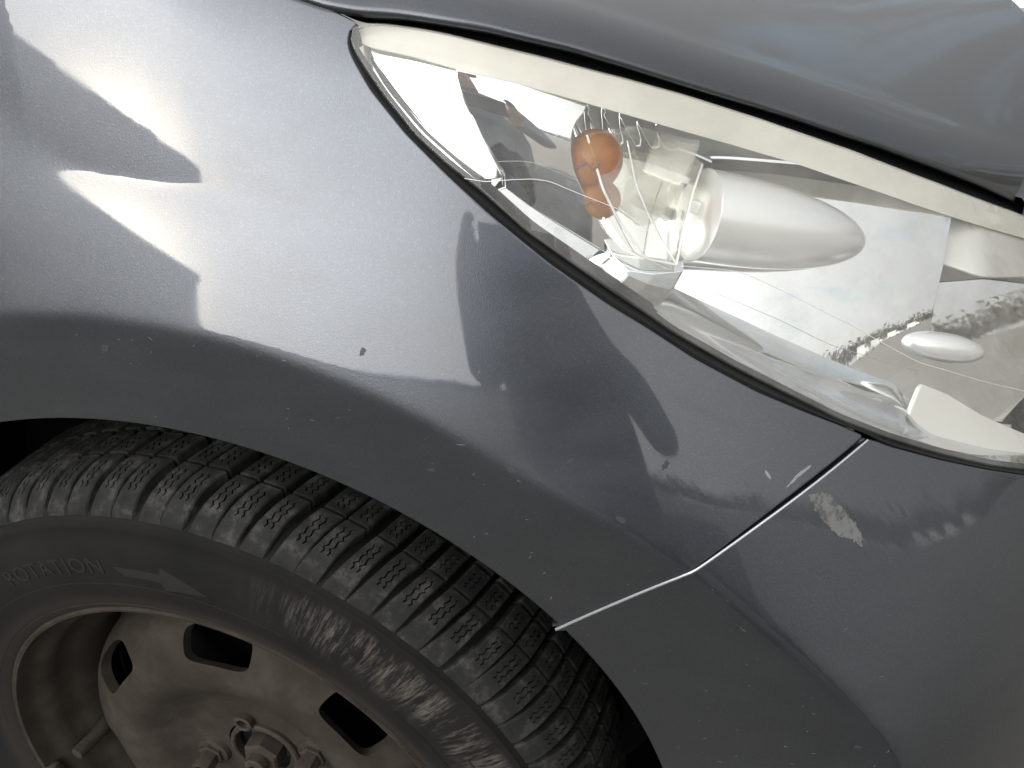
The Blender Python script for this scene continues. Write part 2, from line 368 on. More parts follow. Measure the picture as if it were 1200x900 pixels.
def panel(name, outline, m, parent, step=.005, fn=F, dy=0.0, fold=.012, roll=.0015, label=None):
    """sheet of a surface inside an outline given in (x, z); its rim rolls over and folds inward"""
    out_ = np.array(outline); lo, hi = out_.min(0), out_.max(0)
    gx, gz = np.meshgrid(np.arange(lo[0], hi[0], step), np.arange(lo[1], hi[1], step)); gx = gx + (np.arange(gx.shape[0]) % 2)[:, None] * step / 2
    g = np.c_[gx.ravel(), gz.ravel()]; g = g[inside(outline, g)]; g = g[edge_dist(outline, g) > step * .55]
    nb = len(outline)
    V2 = [Vector(p) for p in outline] + [Vector(p) for p in g]
    vv, ee, ff, ov, oe, of = delaunay_2d_cdt(V2, [(i, (i + 1) % nb) for i in range(nb)], [], 1, 1e-7)
    P = np.array([tuple(v) for v in vv]); X, Z = P[:, 0], P[:, 1]
    Y = fn(X, Z) + dy; N = surf_normals(fn, X, Z)
    V = list(np.c_[X, Y, Z + ZW]); Nn = list(N)
    idx = {}
    for i, o_ in enumerate(ov):
        for q in o_:
            if q < nb: idx[q] = i
    ring = [idx[i] for i in range(nb) if i in idx]
    Fc = []
    for f in ff:
        a, b, c = f[0], f[1], f[2]
        nrm = (P[b] - P[a])[0] * (P[c] - P[a])[1] - (P[b] - P[a])[1] * (P[c] - P[a])[0]
        Fc.append(tuple(f) if nrm > 0 else tuple(f)[::-1])    # counter-clockwise in x,z seen from -y
    if fold:
        area = sum(out_[i][0] * out_[(i + 1) % nb][1] - out_[(i + 1) % nb][0] * out_[i][1] for i in range(nb)); sg = 1 if area > 0 else -1
        n = len(ring); prev = ring
        tang = [(P[ring[(i + 1) % n]] - P[ring[i - 1]]) for i in range(n)]
        outw = [np.array((t[1], -t[0])) * sg / (np.linalg.norm(t) + 1e-9) for t in tang]
        for (o2, dep, bl) in ((roll * .7, roll * .35, .6), (roll, roll * 1.1, .15), (roll, fold, 0.0)):
            cur = []
            for i, q in enumerate(ring):
                e3 = np.array((outw[i][0], 0, outw[i][1])); n3 = N[q]
                e3 = e3 - n3 * e3.dot(n3); e3 /= np.linalg.norm(e3) + 1e-9
                V.append(V[q] + e3 * o2 - n3 * dep); nn = n3 * bl + e3 * (1 - bl); Nn.append(nn / np.linalg.norm(nn)); cur.append(len(V) - 1)
            for i in range(n):
                j = (i + 1) % n
                Fc.append((prev[i], cur[i], cur[j], prev[j]) if sg > 0 else (prev[i], prev[j], cur[j], cur[i]))
            prev = cur
    me = mesh(name, V, Fc, True, Nn)
    return obj(name, me, m, parent, label)
def band(name, la, lb, m, parent, prof, n=160, fn=F, grow=1.0):
    """strip swept between two outlines; prof = list of (fraction from a to b, depth dy)"""
    A = resample(la, n, smooth=2); B = resample(lb, n, smooth=2); V = []; Fc = []
    for i_, (a, b) in enumerate(zip(A, B)):
        g_ = grow + (1 - grow) * min(1, 2.2 * i_ / n)
        for f, dy in prof:
            p = (a[0] + (b[0] - a[0]) * f, a[1] + (b[1] - a[1]) * f); V.append(P3(p, dy * g_, fn))
    k = len(prof)
    for i in range(n - 1):
        for j in range(k - 1): Fc.append((i * k + j, i * k + j + 1, (i + 1) * k + j + 1, (i + 1) * k + j))
    bm = bmesh.new(); vs = [bm.verts.new(v) for v in V]
    for f in Fc: bm.faces.new([vs[i] for i in f])
    # normals towards -y
    me = bpy.data.meshes.new(name); bmesh.ops.recalc_face_normals(bm, faces=bm.faces)
    if sum(f.normal.y * f.calc_area() for f in bm.faces) > 0: bmesh.ops.reverse_faces(bm, faces=bm.faces)
    bm.to_mesh(me); bm.free(); me.polygons.foreach_set('use_smooth', [True] * len(me.polygons)); me.set_sharp_from_angle(angle=R_(50))
    return obj(name, me, m, parent)

# outlines measured on the body, (x, z) from the wheel centre
seam_fender = [(0.4553, 0.3434), (0.4437, 0.3367), (0.4244, 0.3263), (0.3951, 0.3089), (0.367, 0.29), (0.34, 0.2711), (0.31, 0.2486), (0.282, 0.2264)]
seam_bumper = [(0.46, 0.3398), (0.4308, 0.3238), (0.3985, 0.3057), (0.369, 0.2873), (0.3425, 0.2688), (0.311, 0.2451), (0.284, 0.2237)]
seal_low = [(0.1874, 0.5687), (0.1863, 0.5655), (0.1868, 0.5618), (0.1893, 0.556), (0.1977, 0.5414), (0.214, 0.5211), (0.2341, 0.5008), (0.2541, 0.4816), (0.2848, 0.4546), (0.3163, 0.4298), (0.3363, 0.4158), (0.3605, 0.3981), (0.3951, 0.3763), (0.4206, 0.3625), (0.4405, 0.3522), (0.4557, 0.3446), (0.4715, 0.3341), (0.504, 0.3191), (0.5385, 0.3043), (0.5727, 0.29), (0.6404, 0.2572)]
lens_low = [(0.1906, 0.5692), (0.1895, 0.5653), (0.1917, 0.5603), (0.1958, 0.554), (0.2056, 0.5398), (0.2209, 0.5207), (0.2359, 0.507), (0.2543, 0.492), (0.2746, 0.4728), (0.2953, 0.4568), (0.3161, 0.4404), (0.336, 0.4252), (0.3491, 0.4149), (0.3829, 0.3927), (0.4183, 0.3711), (0.4422, 0.3562), (0.4712, 0.3403), (0.5037, 0.3244), (0.5383, 0.3087), (0.5695, 0.2964), (0.6412, 0.2621)]
lens_top = [(0.1906, 0.5692), (0.1941, 0.5708), (0.2042, 0.5701), (0.2247, 0.566), (0.2384, 0.5624), (0.279, 0.55), (0.3206, 0.5357), (0.3498, 0.5247), (0.3974, 0.5044), (0.4497, 0.4815), (0.5103, 0.4521), (0.5801, 0.4164), (0.6186, 0.3951), (0.68, 0.358)]
band_low = [(0.1899, 0.5629), (0.1945, 0.5599), (0.2154, 0.5543), (0.2378, 0.5471), (0.2654, 0.5387), (0.2931, 0.5291), (0.3211, 0.5185), (0.3505, 0.5068), (0.3808, 0.4945), (0.4144, 0.481), (0.4683, 0.4566), (0.5095, 0.4368), (0.5867, 0.3996), (0.68, 0.345)]
hood_edge = [(0.1244, 0.6031), (0.157, 0.5906), (0.177, 0.5829), (0.1929, 0.5792), (0.2117, 0.5767), (0.2273, 0.5734), (0.2525, 0.5675), (0.2927, 0.5552), (0.3203, 0.5448), (0.3495, 0.5329), (0.4138, 0.5064), (0.4688, 0.4826), (0.5113, 0.4624), (0.5483, 0.4436), (0.5822, 0.4246)]
fender_top = [(0.1913, 0.5703), (0.1904, 0.5718), (0.1871, 0.5736), (0.1798, 0.5774), (0.1696, 0.583), (0.1554, 0.5888), (0.1225, 0.6021)]
bezel_in = [(0.2504, 0.4956), (0.2588, 0.4883), (0.2729, 0.4752), (0.294, 0.4589), (0.3152, 0.4422), (0.3355, 0.4284), (0.3538, 0.4177), (0.3716, 0.4075), (0.4067, 0.3874), (0.4251, 0.3772), (0.4623, 0.3566), (0.4856, 0.345)]
pocket = [(0.3007, 0.523), (0.2958, 0.5189), (0.2931, 0.5125), (0.2924, 0.5033), (0.2939, 0.4922), (0.3003, 0.4757), (0.3098, 0.4569), (0.3236, 0.4368), (0.3375, 0.4245)]
facet = [(0.2392, 0.5442), (0.2402, 0.5395), (0.2429, 0.5308), (0.2485, 0.5174), (0.2547, 0.5048), (0.2594, 0.4955)]
mould_lines = [
    [(0.2440, 0.4990), (0.2546, 0.4966), (0.2673, 0.4966), (0.2776, 0.496), (0.2859, 0.494), (0.2955, 0.4891), (0.309, 0.4825), (0.3218, 0.4762), (0.3349, 0.4648)],
    [(0.352, 0.4457), (0.3753, 0.4406), (0.3845, 0.438), (0.4082, 0.4247), (0.4277, 0.413), (0.4478, 0.4008), (0.4688, 0.3866), (0.4879, 0.374), (0.5077, 0.3645), (0.5317, 0.3524), (0.5644, 0.3367)]]
r2_edge = [(0.5218, 0.4295), (0.5134, 0.4076), (0.5069, 0.3927), (0.5009, 0.373), (0.4944, 0.357), (0.4884, 0.3399)]

# ------------------------------------------------------------------ ground and surroundings (seen in the paint and the chrome)
def ground_material():
    M = mat('dry_gravel_ground', (0.26, 0.235, 0.2), 0.95); k = NT(M)
    a = k.ramp(k.noise(1.3, 8, 0.7), [(0.3, (0.112, 0.104, 0.092)), (0.7, (0.172, 0.159, 0.140))])
    b = k.mix(k.math('MULTIPLY', k.ramp(k.noise(60, 5, 0.7), [(0.4, 0.0), (0.7, 1.0)]), 0.35), a, (0.10, 0.094, 0.084))
    k.l(b, k.b.inputs['Base Color']); k.l(k.bump(k.noise(80, 5, 0.7), 0.5, 0.01), k.b.inputs['Normal'])
    return M
bm = bmesh.new(); bmesh.ops.create_grid(bm, x_segments=40, y_segments=40, size=250)
g = obj('ground', bm_mesh('ground', bm, False), ground_material(), kind='structure')

# ------------------------------------------------------------------ the car
car = empty('parked_car', 'dark grey metallic car seen at its front corner with muddy steel wheel', 'car', (0, 0, 0))

arch_r = .367
def arc(r, a0, a1, n): return [(r * math.sin(a), r * math.cos(a)) for a in np.linspace(R_(a0), R_(a1), n)]
# front wing
wing = arc(arch_r, -108, 51.2, 220)
wing += resample(seam_fender[::-1], 70, smooth=22)
low = [p for p in seal_low[::-1] if p[0] < .4555]
wing += resample(low, 130, smooth=1)
wing += resample(fender_top[1:], 30, smooth=1)
wing += resample([(0.1225, 0.6021), (.02, .628), (-.12, .648), (-.46, .664)], 60)[1:]
wing += resample([(-.46, .664), (-.46, -.113)], 90)[1:] + resample([(-.46, -.113), (-.349, -.1134)], 20)[1:-1]
fender = panel('fender', wing, PAINT, car, .0032, fold=.014)
# bumper skin: along the arch, the seam, the lamp seal and round the nose
bum = resample(seam_bumper[::-1], 70, smooth=22)
lowb = [(.4625, .3392)] + [p for p in seal_low if p[0] > .466]
bum += resample(lowb, 60, smooth=1)[1:]
bum += resample([(.6404, .2572), (.665, .20), (.67, .1), (.67, -.14)], 50)[1:]
bum += resample([(.67, -.14), (.36, -.14)], 40)[1:]
bum += arc(arch_r, 110, 52.2, 80)
bumper = panel('bumper', bum, PAINT, car, .0045, fold=.014)
# thin pale satin line along the bumper side of the seam
ev = []
for i, p in enumerate(resample(seam_bumper, 80, smooth=30)):
    q = P3((p[0] - .0006, p[1] + .0007), .0002); ev.append(q)
obj('seam_edge', tube('seam_edge', ev, [.0011 - .0004 * (1 - i / 79) for i in range(80)], 8), PALE_EDGE, bumper)

# headlight and its parts --------------------------------------------------------
head = bpy.data.objects.new('headlight', None); COL.objects.link(head); head.parent = car
obj_seal = band('seal', seal_low, lens_low, SEALM, head, [(-.12, .012), (-.05, .004), (.12, .0005), (.4, -.0012), (.58, .0012), (.66, .0025), (.8, -.0004), (1.0, .0006), (1.12, .0012), (1.16, .010)])
lo_ = resample(lens_low[1:], 170, smooth=1); lt_ = resample(lens_top[1:], 150, smooth=1)
lens_outline = [(0.1906, 0.5692)] + lo_ + lt_[::-1]
lens = panel('lens', lens_outline, LENSM, head, .006, dy=-.0006, fold=.006)
mo = []
for pl in mould_lines:
    bmname = tube('mould_line', [P3(p, -.0012) for p in resample(pl, 60)], .0002, 6)
    obj('mould_line', bmname, LINEM, head)

# cream upper bezel under the lens, with a ledge at its lower edge
bt = [(p[0] + .0, p[1] - .0008) for p in lens_top]
band('top_bezel', bt, band_low, CREAM, head, [(0, .004), (.3, .0065), (.7, .0075), (.93, .007), (.985, .0076), (1.0, .010), (1.0, .022)])
band('housing_roof', [(p[0], p[1] - .001) for p in lens_top], band_low, SATIN, head, [(0, .0065), (.02, .09)])
# chrome strip round the lower edge
bez_full = [(.1925, .5625), (.197, .552), (.2065, .5375), (.2225, .5190), (.2372, .5065)] + [(0.2506, 0.4951), (0.2585, 0.488), (0.2725, 0.4747), (0.2936, 0.458), (0.3149, 0.4409), (0.3354, 0.4267), (0.3538, 0.4159), (0.3719, 0.4055), (0.4073, 0.3852), (0.4258, 0.375), (0.4635, 0.3541), (0.487, 0.3424), (0.4927, 0.3346), (0.5053, 0.3251), (0.5432, 0.3077), (0.5783, 0.294), (0.651, 0.2568)]
low_full = [(p[0] + .0006, p[1] + .0006) for p in lens_low[2:]]
band('lower_bezel', low_full, bez_full, MIRROR, head, [(0, .002), (.10, .0035), (.14, .0055), (.5, .0095), (1.0, .0140), (1.0, .05)], grow=.75)

# side mirror-finish reflectors: F-like sheets set back in the lamp
def sheet(fn): return lambda x, z: F(x, z) + fn(np.atleast_1d(x).astype(float), np.atleast_1d(z).astype(float))
f_left = sheet(lambda x, z: .012 - .10 * (z - .52) - .10 * (x - .24))
f_mid = sheet(lambda x, z: .0235 + .02 * (x - .25) - .36 * (z - .49) + .3 * (z - .49) ** 2)
left_poly = resample([(.1925, .5605), (.2154, .5545), (.2392, .5470)], 20) + resample(facet, 30)[:] + resample([(.2594, .4955), (.2504, .4950), (.2372, .5060), (.2225, .5185), (.2065, .5370), (.197, .5515)], 40)[1:]
panel('side_reflector', left_poly, MIRROR, head, .004, fn=f_left, fold=.006, roll=.0006)
mid_poly = resample([(.2392, .5470), (.2654, .5390), (.2931, .5295), (.3012, .5262)], 30) + resample(pocket, 50)[1:] + resample([(.3375, .4245), (.3355, .4284), (.3152, .4418), (.294, .4585), (.2729, .4748), (.2594, .4875)], 50)[1:] + resample(facet[::-1], 30)
panel('side_reflector', mid_poly, MIRROR, head, .004, fn=f_mid, fold=.03, roll=.0008)

# main reflector bowl and the second one beside it
AR = lambda v: np.atleast_1d(v).astype(float)
def f_main(x, z):
    x, z = AR(x), AR(z)
    return np.maximum(.1335 + .55 * (x - .47) + 1.1 * (x - .47) ** 2 + .33 * (z - .40) + 1.6 * np.maximum(z - .37, 0) ** 2, F(x, z) + .009)
def f_second(x, z):
    x, z = AR(x), AR(z)
    return np.maximum(.200 + .62 * (x - .54) + .37 * (z - .375) + 3. * np.maximum(z - .365, 0) ** 2, F(x, z) + .009)
main_poly = [(0.345, 0.5001), (0.3871, 0.4861), (0.424, 0.4736), (0.4745, 0.4541), (0.521, 0.4354), (0.518, 0.4186), (0.516, 0.4047), (0.5124, 0.3858), (0.5095, 0.3607), (0.5044, 0.3408), (0.4993, 0.3201), (0.4983, 0.3128), (0.4742, 0.3216), (0.4282, 0.3493), (0.374, 0.3808), (0.3394, 0.3975), (0.319, 0.4129), (0.2983, 0.4367), (0.2978, 0.45), (0.3221, 0.4618), (0.328, 0.4963)]
panel('reflector_bowl', resample(main_poly + main_poly[:1], 200, smooth=0)[:-1], MIRROR, head, .005, fn=f_main, fold=.01, roll=.0006)
second_poly = [(0.4994, 0.3975), (0.655, 0.3678), (0.6987, 0.2924), (0.6823, 0.1885), (0.5444, 0.2479), (0.4958, 0.2847), (0.4858, 0.3316), (0.4924, 0.3626)]
panel('reflector_bowl', resample(second_poly + second_poly[:1], 200, smooth=0)[:-1], MIRROR, head, .005, fn=f_second, fold=.03, roll=.001)
ledge_poly = [(0.5193, 0.4332), (0.5903, 0.3983), (0.68, 0.345), (0.672, 0.335), (0.5826, 0.3819), (0.513, 0.4054)]
panel('upper_ledge', resample(ledge_poly + ledge_poly[:1], 140, smooth=0)[:-1], BEIGE, head, .005, fn=sheet(lambda x, z: .012 + .024 * sstep(.55, .513, x)), fold=.002, roll=.001)
plate_poly = [(0.489, 0.3402), (0.4881, 0.3341), (0.4918, 0.3255), (0.5061, 0.3165), (0.5447, 0.2996), (0.6147, 0.2693), (0.6439, 0.2599), (0.5996, 0.2902), (0.5706, 0.3064), (0.538, 0.3264), (0.5137, 0.3439), (0.4962, 0.3537)]
panel('lower_plate', resample(plate_poly + plate_poly[:1], 140, smooth=0)[:-1], BEIGE, head, .005, dy=.0145, fold=.003, roll=.001)

def solid_of_revolution(name, p0, p1, prof, m, parent, n=64):
    """profile of (t along axis p0->p1, radius)"""
    a = Vector(p1) - Vector(p0); L = a.length; d = a / L; u = d.cross(Vector((0, 0, 1))).normalized(); v = u.cross(d)
    bm = bmesh.new(); rows = []
    for k in range(n):
        c, s_ = math.cos(2 * math.pi * k / n), math.sin(2 * math.pi * k / n)
        rows.append([bm.verts.new(Vector(p0) + d * (t * L) + (c * u + s_ * v) * r) for t, r in prof])
    for k in range(n):
        A, B = rows[k], rows[(k + 1) % n]
        for i in range(len(prof) - 1):
            bm.faces.new((A[i], A[i + 1], B[i + 1], B[i]))
    bmesh.ops.remove_doubles(bm, verts=bm.verts, dist=1e-6)
    return obj(name, bm_mesh(name, bm, True, 35), m, parent)
up = lambda p: Vector((p[0], p[1], p[2] + ZW))
bul = [(0.0, 0.0), (0.0, .0255), (.004, .0262)] + [(t, .0262 * math.sqrt(max(0, 1 - t ** 2.3))) for t in np.linspace(.03, 1, 30)]
solid_of_revolution('bulb_shield', up((0.3600, 0.094, 0.4600)), up((0.4601, 0.1384, 0.4279)), bul, POLISH, head)
bul2 = [(t, .0095 * math.sqrt(max(0, 1 - (2 * t - 1) ** 2))) for t in np.linspace(0, 1, 32)]
solid_of_revolution('bulb_shield', up((0.492, 0.135, 0.365)), up((0.5482, 0.1560, 0.3469)), bul2, POLISH, head)

# indicator pocket: ribbed chrome back, floor, amber bulb and its reflection as a second body, clear inner lens
f_pocket = lambda x, z: F(x, z) + .056 + .0016 * np.abs(np.sin((AR(x) * .9 + AR(z) * .35) * 420)) * sstep(.488, .505, AR(z))
pk = [(0.2914, 0.5221), (0.3605, 0.4949), (0.3685, 0.4806), (0.3533, 0.4251), (0.3389, 0.4145), (0.3216, 0.4213), (0.3042, 0.4466), (0.2866, 0.4847), (0.2845, 0.5048)]
panel('indicator_reflector', resample(pk + pk[:1], 120, smooth=0)[:-1], CHROME, head, .002, fn=f_pocket, fold=.004, roll=.0005)
f_floor = lambda x, z: F(x, z) + .030 + .9 * (AR(z) - .4431)
fl = [(0.3074, 0.4562), (0.3233, 0.4466), (0.3333, 0.4431), (0.353, 0.4389), (0.3531, 0.4354), (0.3371, 0.436), (0.3235, 0.4387), (0.3148, 0.4458)]
panel('indicator_floor', resample(fl + fl[:1], 80, smooth=0)[:-1], MIRROR, head, .003, fn=f_floor, fold=.02, roll=.0005)
def bulb(c, r, ax):
    bm = bmesh.new(); bmesh.ops.create_uvsphere(bm, u_segments=32, v_segments=18, radius=1)
    bmesh.ops.transform(bm, matrix=Matrix.Translation(up(c)) @ Matrix.Rotation(.25, 4, 'Y') @ Matrix.Diagonal((r * ax[0], r * ax[1], r * ax[2], 1)), verts=bm.verts)
    o = obj('bulb_and_reflection', bm_mesh('bulb_and_reflection', bm), AMBER, head)
    c2 = up(c) + Vector((0, -r * .55, 0))
    f = tube('filament', [up(c) + Vector((-r * .55, -r * .96, -r * .05)), up(c) + Vector((-r * .2, -r * 1.0, r * .16)), up(c) + Vector((r * .05, -r * 1.0, -r * .12)), up(c) + Vector((r * .28, -r * .95, r * .1))], r * .035, 6)
    obj('filament', f, DENT, o)
bulb((0.3035, 0.083, 0.4945), .0150, (1.05, 1.0, 1.12))
bulb((0.3058, 0.079, 0.4740), .0122, (1.05, 1.0, .92))  # reflection of the bulb in the chrome, modelled as a second amber body
def line_part(name, pts, dy, rad, m, par=None): return obj(name, tube(name, [P3(p, dy) for p in resample(pts, 60, smooth=3)], rad, 6), m, par or head)
pr = [(0.3008, 0.5097), (0.3051, 0.4971), (0.3098, 0.4825), (0.3191, 0.4645), (0.3327, 0.4452), (0.3497, 0.4396), (0.3524, 0.4543), (0.3572, 0.4746), (0.3618, 0.4873)]
inner_poly = resample(pr, 70, smooth=1) + resample([(0.3618, 0.4873), (0.345, 0.503), (0.325, 0.511), (0.3008, 0.5097)], 30)[1:-1]
inner = panel('inner_lens', inner_poly, CLEAR, head, .004, dy=.022, fold=.014, roll=.0006)
line_part('inner_lens_rim', pr[:6], .021, .0007, LINEM, inner)
line_part('inner_lens_rim', pr[5:], .021, .0007, LINEM, inner)
line_part('inner_lens_rim', [(0.3215, 0.5045), (0.3266, 0.4835), (0.3324, 0.4701), (0.341, 0.4539), (0.3497, 0.4401)], .021, .0005, LINEM, inner)
line_part('pocket_rim', [(0.3094, 0.4665), (0.3118, 0.4588), (0.3203, 0.4491), (0.3324, 0.4414)], .030, .0007, SATIN)
# clear barrel in front of the indicator bulb
q0, q1 = Vector((0.3300, 0.094, 0.487 + ZW)), Vector((0.3490, 0.093, 0.4800 + ZW))
prof = [(0.0, .0185), (0.0, .0200), (.15, .0212), (1.0, .0226), (1.08, .0234), (1.16, .0226), (1.16, .0205), (.9, .0200), (.4, .0190), (0.05, .0160), (0.0, .001)]
solid_of_revolution('indicator_barrel', q0, q1, prof, CLEAR, head)
add_ = bmesh.new(); add_box(add_, P3((.3585, .4642), .034), (.0075, .004, .0075), Matrix.Rotation(.3, 3, 'Y')); bmesh.ops.bevel(add_, geom=add_.edges, offset=.001, segments=2, affect='EDGES')
obj('clip', bm_mesh('clip', add_, True, 30), SATIN, head)
# closed back of the lamp
f_back = lambda x, z: F(x, z) + .125
panel('lamp_housing', [(.20, .56)] + resample([(.245, .48), (.33, .40), (.46, .315), (.64, .24)], 40) + resample([(.68, .33), (.52, .43), (.35, .505), (.25, .545)], 40), SATIN, head, .01, fn=f_back, fold=.0)

# hood ---------------------------------------------------------------------------
band('hood_gap_shade_strip', [(0.1225, 0.6021), (0.1554, 0.5888), (0.1696, 0.583), (0.1798, 0.5774), (0.1871, 0.5736), (0.1935, 0.5712)] + lens_top[2:], [(p[0], p[1] + .004) for p in hood_edge] + [(.61, .412), (.64, .392)], BLACK, car, [(-.03, .006), (0, .014), (.3, .022), (.7, .026), (1.0, .028), (1.4, .035)])  # black strip filling the deep hood gap, its shade given as colour
NU, NV = 150, 90
he = resample(hood_edge, NU, smooth=3)
V = []; rowsN = NV + 3
ecol = []
for i, p in enumerate(he):
    u = i / (NU - 1); e = P3(p, -.004)
    T = Vector((-.05 + .575 * u, 1.45 - .25 * u, (.66 - .09 * u ** 1.5) + ZW))
    for j in range(NV + 1):
        v = (j / NV) ** 2.2; q = e.lerp(T, v)
        dist = v * (T - e).length
        q.x += .105 * math.sin(math.pi * v ** .8) * u ** 5
        q.z += .030 * math.sin(math.pi * v) + .007 * (1 - math.exp(-dist / .010)) + (.030 - .008 * u) * (1 - math.exp(-dist / .16)) - .0012 * (1 / (1 + math.exp(-(dist - .040) / .004)))
        V.append(q)
Fc = []
k = NV + 1
for i in range(NU - 1):
    for j in range(NV): Fc.append((i * k + j, (i + 1) * k + j, (i + 1) * k + j + 1, i * k + j + 1))
# rolled and folded edges along the side and the nose
def fold_edge(idx, dirs):
    global V, Fc
    prev = idx
    for dv in dirs:
        cur = []
        for q in idx: V.append(V[q] + Vector(dv)); cur.append(len(V) - 1)
        for a in range(len(idx) - 1): Fc.append((prev[a], cur[a], cur[a + 1], prev[a + 1]))
        prev = cur
fold_edge([i * k for i in range(NU)], [(-.0005, -.0009, -.001), (-.0002, -.0006, -.0035), (.002, .004, -.006), (.004, .02, -.008)])
fold_edge([(NU - 1) * k + j for j in range(NV + 1)], [(.004, -.001, -.001), (.007, 0, -.005), (.007, 0, -.012), (.004, .0, -.03), (.0, .0, -.06)])
bm = bmesh.new(); vs = [bm.verts.new(v) for v in V]
for f in Fc: bm.faces.new([vs[i] for i in f])
hood = obj('hood', bm_mesh('hood', bm, True), PAINT, car)

# wheel housing behind the arch, nose structure so no daylight shows through
obj('wheel_liner', lathe('wheel_liner', [(.374, .012), (.392, .03), (.395, .26), (.02, .265)], 72, R_(-160), R_(165)), LINER, car, None).location = (0, 0, ZW)
obj('inner_panel', box('inner_panel', Vector((.02, .46, .45)), (.9, .04, .5), .01), LINER, car)

# the rest of the nose between the two lamps, and the door behind the wing
def nose(name, left, m, bulge, parent=car, n=48):
    V = []; Fc = []; k = len(left)
    for i in range(n + 1):
        t = i / n
        for p in left:
            q = P3(p, .003); y1 = 1.72 - (q.y - .02)
            V.append((q.x + bulge * math.sin(math.pi * t) ** .8, q.y + (y1 - q.y) * t, q.z))
    for i in range(n):
        for a in range(k - 1): Fc.append((i * k + a, i * k + a + 1, (i + 1) * k + a + 1, (i + 1) * k + a))
    bm = bmesh.new(); vs = [bm.verts.new(v) for v in V]
    for f in Fc: bm.faces.new([vs[i] for i in f])
    bmesh.ops.recalc_face_normals(bm, faces=bm.faces)
    r_ = bmesh.ops.extrude_face_region(bm, geom=bm.faces[:]); bmesh.ops.translate(bm, verts=[v for v in r_['geom'] if isinstance(v, bmesh.types.BMVert)], vec=(-.012, 0, 0))
    return obj(name, bm_mesh(name, bm, True, 40), m, parent)
nose('front_bumper_skin', resample([(.672, -.14), (.672, .0), (.672, .1), (.667, .20), (.652, .235)], 26), PAINT, .12)
nose('grille', resample([(.650, .240), (.655, .28), (.672, .345)], 14), BLACK, .11)
nose('front_trim', resample([(.669, .350), (.652, .382)], 6), PAINT, .105)
# front door behind the wing
yd = float(F(-.46, .3)[0])
def f_door(x, z): return F(np.full(len(AR(x)), -.46), AR(z)) - .004 * np.sin((AR(x) + .46) * 2.2)
panel('front_door', resample([(-.465, .664), (-.465, -.113)], 60)[:-1] + resample([(-.465, -.113), (-1.45, -.113)], 40)[:-1] + resample([(-1.45, -.113), (-1.45, .690)], 60)[:-1] + resample([(-1.45, .690), (-.465, .664)], 40)[:-1], PAINT, car, .02, fn=f_door, fold=.014)
obj('door_sill', box('door_sill', Vector((-.95, .06, ZW - .165)), (1.15, .10, .09), .015), BLACK, car)

# small damage on the paint ------------------------------------------------------
def blob(name, c, rx, rz, rot, m, parent, seed, dy=-.00035, n=20, rough=.35, th=.0005):
    rr = random.Random(seed); pts = []
    for i in range(n):
        a = 2 * math.pi * i / n; f = 1 + rr.uniform(-rough, rough); x, z = rx * f * math.cos(a), rz * f * math.sin(a)
        pts.append((c[0] + x * math.cos(rot) - z * math.sin(rot), c[1] + x * math.sin(rot) + z * math.cos(rot)))
    return panel(name, resample(pts + pts[:1], n * 2, smooth=0)[:-1], m, parent, max(.0012, min(rx, rz) * .6), dy=dy, fold=th, roll=.0001)
for i, (c, r, a) in enumerate([((0.0343, 0.4164), .0032, .5), ((0.188, 0.4165), .0022, 1.2), ((0.2183, 0.3446), .0024, .2), ((0.2651, 0.3489), .0036, -.5), ((0.3475, 0.3458), .0026, 1.0), ((0.3244, 0.3178), .0026, -.4), ((0.4658, 0.1642), .002, .2), ((0.2965, 0.3521), .0016, .6), ((0.246, 0.300), .0012, .3)]):
    blob('stone_chip', c, r, r * .55, a, DENT, bumper if i == 6 else fender, 10 + i)
patch = [(0.4267, 0.3187), (0.4315, 0.3192), (0.4364, 0.3182), (0.4405, 0.3143), (0.4452, 0.3089), (0.4505, 0.3029), (0.4553, 0.2974), (0.4586, 0.2909), (0.4589, 0.2854), (0.4558, 0.2879), (0.4526, 0.2912), (0.4461, 0.2934), (0.441, 0.298), (0.4358, 0.3036), (0.4305, 0.3109)]
rr = random.Random(3)
pp = [(x + rr.uniform(-.0007, .0007), z + rr.uniform(-.0007, .0007)) for x, z in resample(patch + patch[:1], 110, smooth=1)[:-1]]
panel('paint_scuff', pp, PRIMER, bumper, .002, dy=-.0003, fold=.0004, roll=.0001, label='bare grey primer where the paint is scraped off below the lamp')
for i, (c, rx, rz, a) in enumerate([((0.4032, 0.3335), .0028, .0007, -.9), ((0.4222, 0.3316), .0055, .0008, .5), ((0.418, 0.3285), .004, .0006, .7)]):
    blob('scratch', c, rx, rz, a, SCRATCH, fender, 60 + i)
